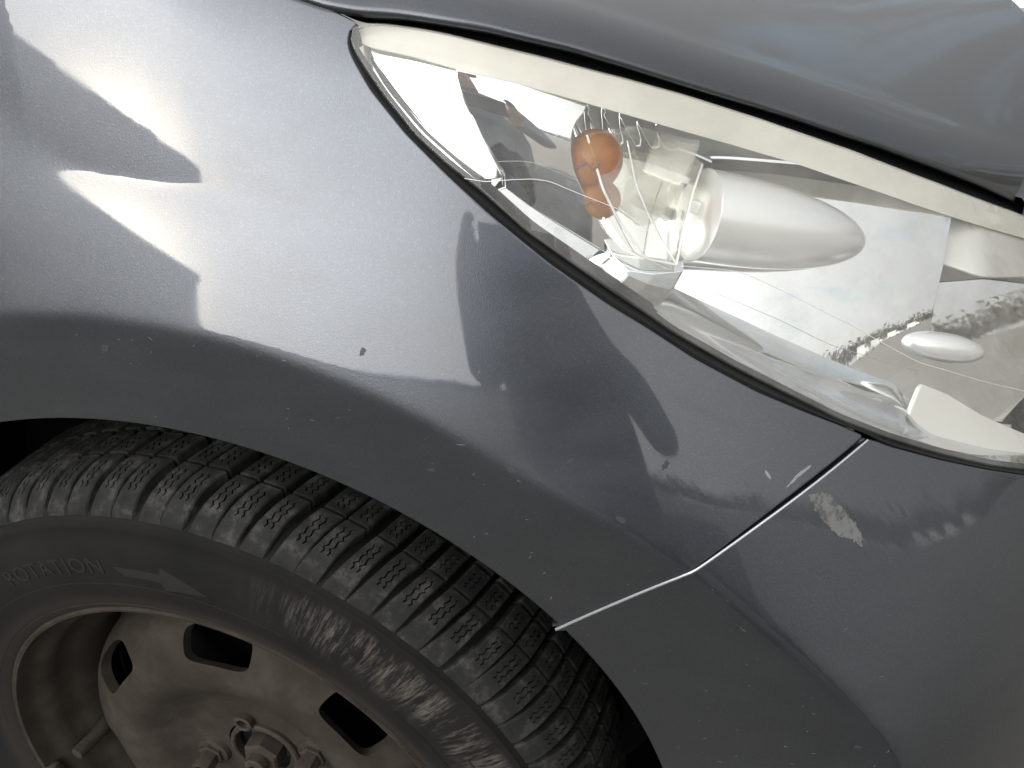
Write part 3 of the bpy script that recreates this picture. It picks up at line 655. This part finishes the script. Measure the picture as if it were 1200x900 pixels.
# fine pale scratches on the arch lip and bumper, too many to count
def scratches(parent, n, xr, zr, seed):
    r = random.Random(seed); V = []; Fc = []
    while n:
        x, z = r.uniform(*xr), r.uniform(*zr); s = float(sdist(np.array([x]), np.array([z]))[0]); d = math.hypot(x, z)
        onb = z < .6 * x + .075 - .02 if False else None
        if d < arch_r + .004 or s > .07 or (s > 0 and r.random() < .75): continue
        # stay on the right panel: compare with the seam
        zs = np.interp(x, [p[0] for p in seam_bumper[::-1]], [p[1] for p in seam_bumper[::-1]])
        if parent is bumper and z > zs - .006: continue
        if parent is fender and (x > .28 and z < zs + .006): continue
        a = r.gauss(.25, .6); L = r.uniform(.0004, .0020) * (1 if r.random() < .9 else 1.7); wd = r.uniform(.00009, .00022)
        p = [(x - L * math.cos(a), z - L * math.sin(a)), (x - wd * math.sin(a), z + wd * math.cos(a)), (x + L * math.cos(a), z + L * math.sin(a)), (x + wd * math.sin(a), z - wd * math.cos(a))]
        b = len(V); V += [P3(q, -.0003) for q in p]; Fc.append((b, b + 1, b + 2, b + 3)); n -= 1
    obj('scratches', mesh('scratches', V, Fc, False), SCRATCH, parent, kind='stuff')
scratches(fender, 36, (0.0, .40), (.24, .46), 5)
scratches(bumper, 80, (.29, .52), (.02, .30), 6)

# ------------------------------------------------------------------ front wheel
STEER = R_(-4.0)
def wheel_obj(name, me, m, parent=None, **k):
    o = obj(name, me, m, parent or car, **k)
    if parent is None: o.location = (0, 0, ZW); o.rotation_euler = (0, 0, STEER)
    return o
prof = [(.203, .004), (.2055, -.002), (.210, -.0062), (.2145, -.009), (.2150, -.0082), (.2165, -.0096), (.226, -.0115), (.237, -.0128), (.2375, -.0122), (.250, -.0134), (.262, -.0132), (.274, -.0115), (.2815, -.0096), (.2830, -.0102), (.2875, -.0090), (.2885, -.0062), (.292, -.0030), (.297, .003), (.302, .012), (.305, .03), (.3065, .06), (.307, .09)]
prof = prof + [(r, .18 - y) for r, y in prof[::-1][1:]]
tyre = wheel_obj('tyre', lathe('tyre', prof, 220, angle=40), TYRE)
# tread lugs: three rows of blocks, each block with two zigzag sipes
path = [(.2900, -.0052), (.2945, -.0022), (.2995, .0018), (.3045, .007), (.3085, .014), (.3115, .023), (.3130, .035), (.3138, .048), (.3142, .062), (.3146, .078), (.3148, .094), (.3146, .110), (.314, .125), (.313, .14)]
pa = np.array(path); pdst = np.r_[0, np.cumsum(np.hypot(*np.diff(pa, axis=0).T))]
def tread_pt(sv, h):
    r = np.interp(sv, pdst, pa[:, 0]); y = np.interp(sv, pdst, pa[:, 1])
    r2 = np.interp(sv + .001, pdst, pa[:, 0]); y2 = np.interp(sv + .001, pdst, pa[:, 1]); r1 = np.interp(sv - .001, pdst, pa[:, 0]); y1 = np.interp(sv - .001, pdst, pa[:, 1])
    t = np.array((r2 - r1, y2 - y1)); t /= np.linalg.norm(t) + 1e-9
    return r + t[1] * h, y - t[0] * h            # outward normal of the profile
def lug_mesh(name, s0, s1, width, slant, sip0, sip1, seed, bar):
    """grid across the lug; sipes are real slots between its zigzag slabs"""
    r = random.Random(seed); ns = 22; V = []; Fc = []
    sw = .0006
    def zig(s): return .0013 * (1 if int((s - sip0) / .0042) % 2 == 0 else -1) * (1 - abs(((s - sip0) / .0042) % 1 - .5) * 2) if False else .0012 * (2 * abs(((s - sip0) / .0055) % 1 - .5) * 2 - 1)
    rows = []
    for i in range(ns + 1):
        f = i / ns; s = s0 + (s1 - s0) * f
        hw = width / 2 + ((.0093 - width / 2) * max(0, 1 - f / .6) if bar else 0); tip = min(1, f / .10) if bar else 1
        h = .0004 + .0016 * tip if bar else .002
        base = -.0062 * min(1, .08 + f * 2.0) if bar else -.0062
        z = zig(s); ins = sip0 < s < sip1
        cols = [(-hw - .0008, base), (-hw, h - .0010), (-hw + .0010, h)]
        for c in (-.0022, .0022):
            d = h - .004 if ins else h
            cc = c + z if ins else c
            cols += [(cc - sw, h), (cc - sw * .7, d), (cc + sw * .7, d), (cc + sw, h)]
        cols += [(hw - .0010, h), (hw, h - .0010), (hw + .0008, base)]
        row = []
        for c, hh in cols:
            rad, y = tread_pt(s, hh)
            a = slant(s) + c / .305
            V.append((rad * math.sin(a), y, rad * math.cos(a))); row.append(len(V) - 1)
        rows.append(row)
    for A, B in zip(rows, rows[1:]):
        for j in range(len(A) - 1): Fc.append((A[j], A[j + 1], B[j + 1], B[j]))
    for row, s in ((rows[0], s0), (rows[-1], s1)):
        low = []
        for q in row:
            v = Vector(V[q]); rad = math.hypot(v.x, v.z); a = math.atan2(v.x, v.z); r2, y2 = tread_pt(s, -.0062)
            V.append((r2 * math.sin(a), y2, r2 * math.cos(a))); low.append(len(V) - 1)
        for j in range(len(row) - 1): Fc.append((row[j], low[j], low[j + 1], row[j + 1]))
    bm = bmesh.new(); vs = [bm.verts.new(v) for v in V]
    for f in Fc:
        try: bm.faces.new([vs[i] for i in f])
        except ValueError: pass
    me = bm_mesh(name, bm, True, 30); me.materials.append(BLOCKM); return me
SL = lambda s: .62 * s + 7.5 * max(0, s - .012) ** 2 - .0
N_LUG = 96
row_a = [lug_mesh('tread_block', .0, .0455, w_, SL, .020, .040, i, True) for i, w_ in enumerate((.0150, .0140, .0160))]
row_b = [lug_mesh('tread_block', .0485, .0740, w_, lambda s: SL(.0465) + .75 * (s - .0465), .0525, .0700, i, False) for i, w_ in enumerate((.0147, .0138, .0155))]
row_c = [lug_mesh('tread_block', .0790, .1080, w_, lambda s: SL(.0465) + .75 * (s - .0465), .083, .104, i, False) for i, w_ in enumerate((.0142, .0134, .0150))]
rg = random.Random(8)
for j in range(N_LUG):
    a = 2 * math.pi * j / N_LUG + rg.uniform(-.006, .006)
    for row in (row_a, row_b, row_c):
        o = obj('tread_block', row[(j * 7 + j // 3) % 3], None, tyre); o.rotation_euler = (0, a, 0)
# raised lettering and arrow on the sidewall
def wall_y(r): return np.interp(r, [.2165, .226, .237, .250, .262, .274, .2815], [-.0096, -.0115, -.0128, -.0134, -.0132, -.0115, -.0096])
def bend(me, r0, a0, hgt, thick):
    for v in me.vertices:
        x, y, z = v.co; r = r0 + y; a = a0 + x / r0
        v.co = (r * math.sin(a), float(wall_y(r)) - thick * (1 if z > .00001 else -1.5), r * math.cos(a))
def text_mesh(body, size, ext, stretch=1.0):
    cu = bpy.data.curves.new('lettering', 'FONT'); cu.body = body; cu.size = size; cu.extrude = ext; cu.resolution_u = 3; cu.space_character = 1.08
    o = bpy.data.objects.new('lettering', cu); COL.objects.link(o); dg = bpy.context.evaluated_depsgraph_get(); dg.update()
    me = bpy.data.meshes.new_from_object(o.evaluated_get(dg)); bpy.data.objects.remove(o); bpy.data.curves.remove(cu)
    for v in me.vertices: v.co.x *= stretch
    me.materials.clear(); return me
tm = text_mesh('ROTATION', .0185, .0004)
xs = [v.co.x for v in tm.vertices]; Wd = max(xs) - min(xs)
for v in tm.vertices: v.co.x = (v.co.x - min(xs)) * (.0965 / Wd)
tm = bpy.data.meshes.new_from_object(obj('lettering', tm, LETTER)) if False else tm
bend(tm, .2475, R_(-28.0), .0185, .0005)
lt = obj('lettering', tm, LETTER, tyre)
def flat(name, pts, r0, a0, m, parent, thick=.0005):
    bm = bmesh.new(); P_ = resample(pts + pts[:1], 60, smooth=0)[:-1]; V2 = [Vector(p) for p in P_]
    vv, ee, ff, _, _, _ = delaunay_2d_cdt(V2 + [Vector((x, y)) for x in np.arange(-.01, .09, .004) for y in np.arange(-.02, .02, .004) if inside(P_, np.array([[x, y]]))[0]], [(i, (i + 1) % len(V2)) for i in range(len(V2))], [], 1, 1e-7)
    A = [bm.verts.new((v.x, v.y, .0004)) for v in vv]
    for f in ff: bm.faces.new([A[i] for i in f])
    r = bmesh.ops.extrude_face_region(bm, geom=bm.faces[:]); bmesh.ops.translate(bm, verts=[v for v in r['geom'] if isinstance(v, bmesh.types.BMVert)], vec=(0, 0, -.0008))
    me = bm_mesh(name, bm, False); bend(me, r0, a0, 0, thick); return obj(name, me, m, parent)
flat('direction_arrow', [(0, .0085), (.036, .0085), (.0375, .0150), (.071, .0), (.0375, -.0060), (.036, .0010), (.008, .0010)], .2455, R_(-3.5), LETTER, tyre)
for a in (61, 74, 88):
    flat('wear_mark', [(0, .006), (.020, .006), (.012, -.002), (.026, -.002), (.024, -.0035), (.009, -.0035), (.016, .0045), (0, .0045)], .252, R_(a), LETTER, tyre, .0004)

# rim: barrel, vented disc with seven holes, bolts, hub
barrel = [(.2070, .006), (.2085, .0), (.2080, -.0045), (.2062, -.0060), (.2035, -.0050), (.2022, -.001), (.2010, .004), (.1985, .010), (.1930, .0145), (.1905, .024), (.1890, .034), (.1850, .040), (.1790, .050), (.1755, .066), (.1740, .09), (.1740, .13), (.150, .16)]
rim = wheel_obj('rim', lathe('rim', barrel, 160, angle=50), RIM)
dprof = [(.030, .042), (.060, .042), (.068, .0405), (.078, .034), (.088, .025), (.098, .0185), (.108, .0155), (.118, .0155), (.128, .0180), (.138, .0225), (.148, .0275), (.157, .034), (.1635, .0435), (.167, .056), (.1685, .074), (.174, .082)]
da = np.array(dprof)
for _ in range(2):
    q = np.repeat(da, 2, 0)[:-1]; q[1::2] = (da[:-1] + da[1:]) / 2; q[1:-1] = q[1:-1] * .5 + .25 * (q[:-2] + q[2:]); da = q
ds = np.r_[0, np.cumsum(np.hypot(*np.diff(da, axis=0).T))]
def disc_pt(u, s, off=0.0):
    r, y = np.interp(s, ds, da[:, 0]), np.interp(s, ds, da[:, 1]); a = u / .14
    return (r * math.sin(a), y + off, r * math.cos(a))
s_of_r = lambda r: np.interp(r, da[:, 0], ds)
HOLES = []
for kk in range(7):
    a = R_(3 + 360 / 7 * kk); sc_ = s_of_r(.1435); hw, hh = .0300, .0165; pts = []
    for i in range(36):                               # rounded slot, flatter towards the rim
        t = 2 * math.pi * i / 36; c, s_ = math.cos(t), math.sin(t); e = 2 / 3.6
        pts.append((a * .14 + hw * (abs(c) ** e) * math.copysign(1, c) * (1 - .12 * s_), sc_ + hh * (abs(s_) ** e) * math.copysign(1, s_)))
    HOLES.append(pts)
U1 = 2 * math.pi * .14; a_off = R_(3 - 180 / 7) * .14
verts2 = []; edges2 = []
for h in HOLES:
    b = len(verts2); verts2 += [Vector(p) for p in h]; edges2 += [(b + i, b + (i + 1) % 36) for i in range(36)]
gp = np.array([(a_off + U1 * i / 176, s) for i in range(177) for s in np.linspace(0, ds[-1], 34)])
keep = np.ones(len(gp), bool)
for h in HOLES:
    keep &= ~inside(h, gp); keep &= edge_dist(h, gp) > .0022
verts2 += [Vector(p) for p in gp[keep]]
vv, ee, ff, ov, _, _ = delaunay_2d_cdt(verts2, edges2, [], 0, 1e-7)
cen = np.array([(sum(vv[i].x for i in f) / len(f), sum(vv[i].y for i in f) / len(f)) for f in ff])
inh = np.zeros(len(ff), bool)
for h in HOLES: inh |= inside(h, cen)
bm = bmesh.new(); bvs = [bm.verts.new(disc_pt(v.x, v.y)) for v in vv]
for f, q in zip(ff, inh):
    if not q: bm.faces.new([bvs[i] for i in f])
bmesh.ops.remove_doubles(bm, verts=bm.verts, dist=2e-5)
bmesh.ops.recalc_face_normals(bm, faces=bm.faces)
be = [e for e in bm.edges if e.is_boundary and .115 < math.hypot(e.verts[0].co.x, e.verts[0].co.z) < .160]
r = bmesh.ops.extrude_edge_only(bm, edges=be); nv = [g_ for g_ in r['geom'] if isinstance(g_, bmesh.types.BMVert)]
for v in nv:
    rad = math.hypot(v.co.x, v.co.z); f = (rad - .004) / rad; v.co = (v.co.x * f, v.co.y + .0075, v.co.z * f)
disc = wheel_obj('wheel_disc', bm_mesh('wheel_disc', bm, True, 60), RIM, rim)
wheel_obj('brake_drum', lathe('brake_drum', [(.02, .075), (.125, .075), (.130, .08), (.130, .14)], 64), BLACK, rim)
def hexprism(name, r0, r1, y0, y1, c, m, parent, hole=0.0, n=6, twist=.3):
    bm = bmesh.new(); ch = (y0 - y1) * .12
    rings = [(r1, y0), (r1, y1 + ch), (r1 * .9, y1), (hole or r1 * .3, y1)] + ([(hole, y1 + (y0 - y1) * .7), (0, y1 + (y0 - y1) * .7)] if hole else [(0, y1)])
    if r0 > r1: rings = [(r0, y0), (r0, y0 - (y0 - y1) * .18)] + [(r1, y0 - (y0 - y1) * .2)] + rings[1:]
    V_ = [[bm.verts.new((c[0] + r * math.sin(2 * math.pi * i / n + twist), y, c[1] + r * math.cos(2 * math.pi * i / n + twist))) for i in range(n)] for r, y in rings]
    for A, B in zip(V_, V_[1:]):
        for i in range(n): bm.faces.new((A[i], A[(i + 1) % n], B[(i + 1) % n], B[i]))
    bmesh.ops.remove_doubles(bm, verts=bm.verts, dist=1e-6)
    return wheel_obj(name, bm_mesh(name, bm, True, 28), m, parent)
for a in (-106, 76, 165):
    c = (.056 * math.sin(R_(a)) + .004, .056 * math.cos(R_(a)))
    wheel_obj('bolt_seat', lathe('bolt_seat', [(.0165, .0425), (.0150, .0375), (.0105, .0365), (.0, .0365)], 40), RIM, rim).location = (c[0], 0, c[1])
    hexprism('wheel_bolt', .0118, .0092, .0372, .0185, c, BOLT, rim, hole=.0058, twist=.2 + a)
wheel_obj('hub_ring', lathe('hub_ring', [(.0290, .046), (.0290, .0385), (.0302, .0372), (.0325, .0372), (.0338, .0388), (.0340, .046)], 64), BOLT, rim).location = (.007, 0, 0)
wheel_obj('hub_cup', lathe('hub_cup', [(.030, .043), (.0285, .050), (.010, .052), (0, .052)], 48), BLACK, rim).location = (.007, 0, 0)
hexprism('hub_nut', .0205, .0178, .052, .0305, (.007, 0), BOLT, rim, twist=.15)
wheel_obj('axle_stub', lathe('axle_stub', [(.0098, .036), (.0098, .0225), (.0085, .021), (.0045, .021), (.0035, .024), (0, .024)], 32), BOLT, rim).location = (.007, 0, 0)
wheel_obj('locating_hole_boss', lathe('locating_hole_boss', [(.0085, .042), (.0085, .0355), (.0065, .0345), (.0050, .0355), (.0050, .042), (0, .042)], 32), BOLT, rim).location = (-.004, 0, .0365)
va = R_(-97)
vd = lambda r, y, a: Vector((r * math.sin(a), y, r * math.cos(a)))
wheel_obj('valve_stem', tube('valve_stem', [vd(.180, .052, va), vd(.178, .044, va), vd(.179, .030, va), vd(.182, .012, va), vd(.1822, .0105, va)], [.0085, .0074, .0062, .0064, .0046], 20), RIM, rim)
wheel_obj('balance_weight', box('balance_weight', vd(.2005, -.0015, R_(-100)), (.012, .012, .020), .003, Matrix.Rotation(R_(-10), 3, 'Y')), BOLT, rim)

# ------------------------------------------------------------------ what stands round the car
def stucco(name, c, sc=6):
    M = mat(name, c, 0.9); k = NT(M)
    k.l(k.ramp(k.noise(sc, 7, 0.65), [(0.3, tuple(v * .85 for v in c)), (0.7, tuple(min(1, v * 1.1) for v in c))]), k.b.inputs['Base Color'])
    k.l(k.bump(k.noise(90, 4), 0.3, 0.004), k.b.inputs['Normal']); return M
wall_b = empty('low_wall', 'pale rendered low wall with brown base course beyond the bonnet edge', 'wall', (0, 0, 0))
obj('wall_body', box('wall_body', Vector((4.2, 9.4, .75)), (7.0, .25, 1.1), .01), stucco('white_render', (.80, .78, .74)), wall_b)
obj('base_course', box('base_course', Vector((4.2, 9.38, .10)), (7.0, .33, .20), .01), stucco('brown_base', (.20, .165, .14)), wall_b)

gar = empty('garage', 'grey rendered flat-roofed garage standing left of the parked car', 'garage', (-4.9, -7, 0))
bmG = bmesh.new()
foot = [(-5.35, -10.45), (-3.50, 1.1), (-9.5, 1.9), (-11.3, -9.7)]
def prism(name, foot, z0, z1, m, parent, grow=0.0):
    c = Vector((sum(p[0] for p in foot) / 4, sum(p[1] for p in foot) / 4)); pts = []
    for p in foot:
        d = Vector(p) - c; pts.append(Vector(p) + d.normalized() * grow)
    bm = bmesh.new(); A = [bm.verts.new((p.x, p.y, z0)) for p in pts]; B = [bm.verts.new((p.x, p.y, z1)) for p in pts]
    bm.faces.new(A); bm.faces.new(B)
    for i in range(4): bm.faces.new((A[i], A[(i + 1) % 4], B[(i + 1) % 4], B[i]))
    o = obj(name, bm_mesh(name, bm, False), m, parent); o.location = -parent.location; return o
prism('wall', foot, 0, 2.74, stucco('grey_render', (.36, .36, .35)), gar)
prism('roof', foot, 2.742, 2.93, stucco('roof_edge_grey', (.30, .30, .30)), gar, .09)
dv = (Vector(foot[1]) - Vector(foot[0])).normalized(); nv_ = Vector((dv.y, -dv.x))
mid = (Vector(foot[0]) + Vector(foot[1])) / 2
door = prism('door', [tuple(mid - dv * 1.2), tuple(mid + dv * 1.2), tuple(mid + dv * 1.2 + nv_ * .04), tuple(mid - dv * 1.2 + nv_ * .04)], .02, 2.1, mat('grey_door_paint', (.30, .31, .32), .5), gar)
hd = obj('handle', box('handle', Vector((mid.x + nv_.x * .07, mid.y + nv_.y * .07, 1.0)), (.05, .16, .03), .008), SATIN, door)

# far wood round the field, one mass
rt = random.Random(11); V = []; Fc = []
for t in range(520):
    a = R_(-180 + 360 * (t + rt.random()) / 520); d = rt.uniform(140, 185) if math.cos(a) > -.2 else rt.uniform(34, 60); cx, cy = d * math.sin(a), -d * math.cos(a); hgt = (rt.uniform(3.0, 7.5) if R_(28) < a < R_(150) else rt.uniform(1.5, 3.0)); wd_ = rt.uniform(4, 9)
    for q in range(110):
        p = Vector((cx + rt.gauss(0, wd_ * .5), cy + rt.gauss(0, wd_ * .5), max(.2, hgt * (.5 + .5 * rt.random() ** .6) * rt.uniform(.3, 1.0)))); s = rt.uniform(.4, 1.1); b = len(V)
        for _ in range(3): V.append(p + Vector((rt.uniform(-s, s), rt.uniform(-s, s), rt.uniform(-s, s))))
        Fc.append((b, b + 1, b + 2))
obj('distant_wood', mesh('distant_wood', V, Fc, False), stucco('bare_winter_twigs', (.075, .068, .055), 2), kind='stuff')
# white vans parked far off at the edge of the field
vw = mat('white_van_paint', (.8, .8, .8), .4)
vg = mat('van_window_glass', (.02, .02, .025), .1)
VAN_L = {66: 'white van far off by the trees, first of its row and nearest the bulb shields', 68.5: 'white van far off by the trees, second of its row', 71.5: 'white van far off by the trees, third of its row', 75: 'white van far off by the trees, last of its row and nearest the lamp edge'}
for a, d in ((66, 132), (68.5, 134), (71.5, 131), (75, 134)):
    c = Vector((d * math.sin(R_(a)), -d * math.cos(R_(a)), 0))
    v = empty('white_van', VAN_L[a], 'van', c, R_(a), 'white vans at the far side of the field')
    prof_v = [(-2.4, .4), (2.4, .4), (2.45, 1.0), (1.9, 1.25), (1.3, 2.1), (-2.3, 2.2), (-2.4, 1.9)]
    bm = bmesh.new(); A = [bm.verts.new((x, -.9, z)) for x, z in prof_v]; B = [bm.verts.new((x, .9, z)) for x, z in prof_v]
    bm.faces.new(A); bm.faces.new(B)
    for i in range(len(A)): bm.faces.new((A[i], A[(i + 1) % len(A)], B[(i + 1) % len(A)], B[i]))
    obj('body', bm_mesh('body', bm, False), vw, v)
    obj('window', box('window', Vector((1.2, .905, 1.6)), (.8, .02, .5), 0), vg, v)
    for x in (-1.5, 1.5):
        for y in (-.85, .85):
            o = obj('wheel', lathe('wheel', [(0, -.1), (.33, -.1), (.33, .1), (0, .1)], 16), TYRE, v); o.location = (x, y, .33)

# the person taking the picture, seen as a dark shape in the paint and the chrome
ph_c = CLOC - CF * .0065 + CX * .050 + CD * .018
phone = empty('smartphone', 'dark smartphone held sideways by the crouching person', 'phone', tuple(ph_c))
rotp = Matrix((CX, -CD, -CF)).transposed()
obj('phone_body', box('phone_body', Vector((0, 0, 0)), (.150, .074, .0075), .003, rotp), mat('dark_phone_case', (.02, .02, .022), .35), phone)
obj('phone_screen', box('phone_screen', rotp @ Vector((0, 0, .0042)), (.142, .067, .0006), .0002, rotp), mat('phone_screen_glass', (.01, .01, .012), .05), phone)
J = {}; E_ = []; 
def j(n, p, r, par=None):
    J[n] = (len(J), Vector(p), r)
    if par: E_.append((J[par][0], J[n][0]))
j('pelvis', (0.640, -1.00, .44), .175); j('belly', (0.620, -.96, .58), .175, 'pelvis'); j('chest', (0.600, -.90, .80), .175, 'belly'); j('upper', (0.590, -.86, .92), .13, 'chest')
j('neck', (0.580, -.83, 1.01), .055, 'upper'); j('jaw', (0.560, -.79, 1.07), .068, 'neck'); j('skull', (0.560, -.79, 1.16), .088, 'jaw'); j('crown', (0.565, -.80, 1.215), .06, 'skull')
j('nose', (0.543, -.70, 1.125), .012, 'skull')
for sd, sx in (('l', -1), ('r', 1)):
    j('hip' + sd, (0.64 + sx * .10, -.98, .44), .115, 'pelvis')
    j('knee' + sd, (0.63 + sx * .13, -.60, .56), .08, 'hip' + sd)
    j('calf' + sd, (0.63 + sx * .13, -.72, .33), .07, 'knee' + sd)
    j('ankle' + sd, (0.64 + sx * .16, -.82, .09), .042, 'calf' + sd)
    j('ball' + sd, (0.64 + sx * .17, -.66, .045), .045, 'ankle' + sd); j('toe' + sd, (0.64 + sx * .175, -.58, .03), .028, 'ball' + sd)
    j('shoulder' + sd, (0.59 + sx * .19, -.86, .93), .07, 'upper')
    el = (.36, -.72, .73) if sd == 'l' else (.74, -.66, .73)
    j('elbow' + sd, el, .052, 'shoulder' + sd)
    edge = ph_c + CX * (.088 * sx) - CF * .012
    wr = edge - CF * .07 + CD * .085 + CX * (sx * .02)
    j('wrist' + sd, wr, .030, 'elbow' + sd)
    palm = edge - CF * .03 + CD * .035 + CX * (sx * .012); j('palm' + sd, palm, .030, 'wrist' + sd)
    for k_ in range(4):
        b = edge - CF * .012 + CD * (.012 - .017 * k_) + CX * (sx * .010); j(f'k{k_}{sd}', b, .010, 'palm' + sd)
        j(f'f{k_}{sd}', b + CF * .004 - CX * (sx * (.012 + .002 * k_)) , .0085, f'k{k_}{sd}')
    tb = palm - CF * .012 - CX * (sx * .022) - CD * .012; j('thumb' + sd, tb, .012, 'palm' + sd); j('thumbtip' + sd, tb - CD * .028 - CX * (sx * .008), .0095, 'thumb' + sd)
me = bpy.data.meshes.new('body'); me.from_pydata([v[1] for v in J.values()], E_, []); me.update()
per = empty('person', 'person in a blue-grey jacket crouching with a phone, mirrored in the paint', 'person', (.70, -.8, 0))
bo = bpy.data.objects.new('body', me); COL.objects.link(bo)
sk = bo.modifiers.new('skin', 'SKIN'); sk.use_smooth_shade = True
for i, v in enumerate(J.values()):
    me.skin_vertices[0].data[i].radius = (v[2], v[2]); me.skin_vertices[0].data[i].use_root = i == 0
bo.modifiers.new('sub', 'SUBSURF').levels = 2; bo.modifiers['sub'].render_levels = 2
dg = bpy.context.evaluated_depsgraph_get(); dg.update(); bme = bpy.data.meshes.new_from_object(bo.evaluated_get(dg)); bme.name = 'body'
bo.modifiers.clear(); bo.data = bme; bo.parent = per; bo.location = -per.location
bme.materials.clear()
def cloth(name, c):
    M = mat(name, c, .9); k = NT(M); k.l(k.bump(k.noise(40, 5, .7), .5, .01), k.b.inputs['Normal']); return M
for M in (mat('skin', (.36, .21, .15), .5), cloth('blue_grey_jacket', (.095, .115, .150)), cloth('dark_jeans', (.03, .04, .065)), mat('dark_shoes', (.03, .03, .03), .6)): bme.materials.append(M)
mi = []
wl = [J['wristl'][1], J['wristr'][1]]
for p in bme.polygons:
    c = p.center; hand = min((c - J['palm' + s_][1]).length for s_ in 'lr') < .062
    mi.append(0 if (c.z > 1.02 and abs(c.x - .56) < .2) or hand else 3 if c.z < .085 else 2 if c.z < .50 or (c.y > -.80 and c.z < .62) else 1)
bme.polygons.foreach_set('material_index', mi); bme.polygons.foreach_set('use_smooth', [True] * len(mi))
bm = bmesh.new(); bmesh.ops.create_icosphere(bm, subdivisions=4, radius=1)
bmesh.ops.delete(bm, geom=[v for v in bm.verts if v.co.z < -.15 or (v.co.y > .55 and v.co.z < .45)], context='VERTS')
for v in bm.verts: v.co = Vector((v.co.x * .104, v.co.y * .112, v.co.z * .098)) * (1 + .04 * math.sin(v.co.x * 40) * math.sin(v.co.z * 33))
hr = obj('hair', bm_mesh('hair', bm), mat('brown_hair', (.035, .022, .014), .6), per); hr.location = Vector((.562, -.80, 1.165)) - per.location
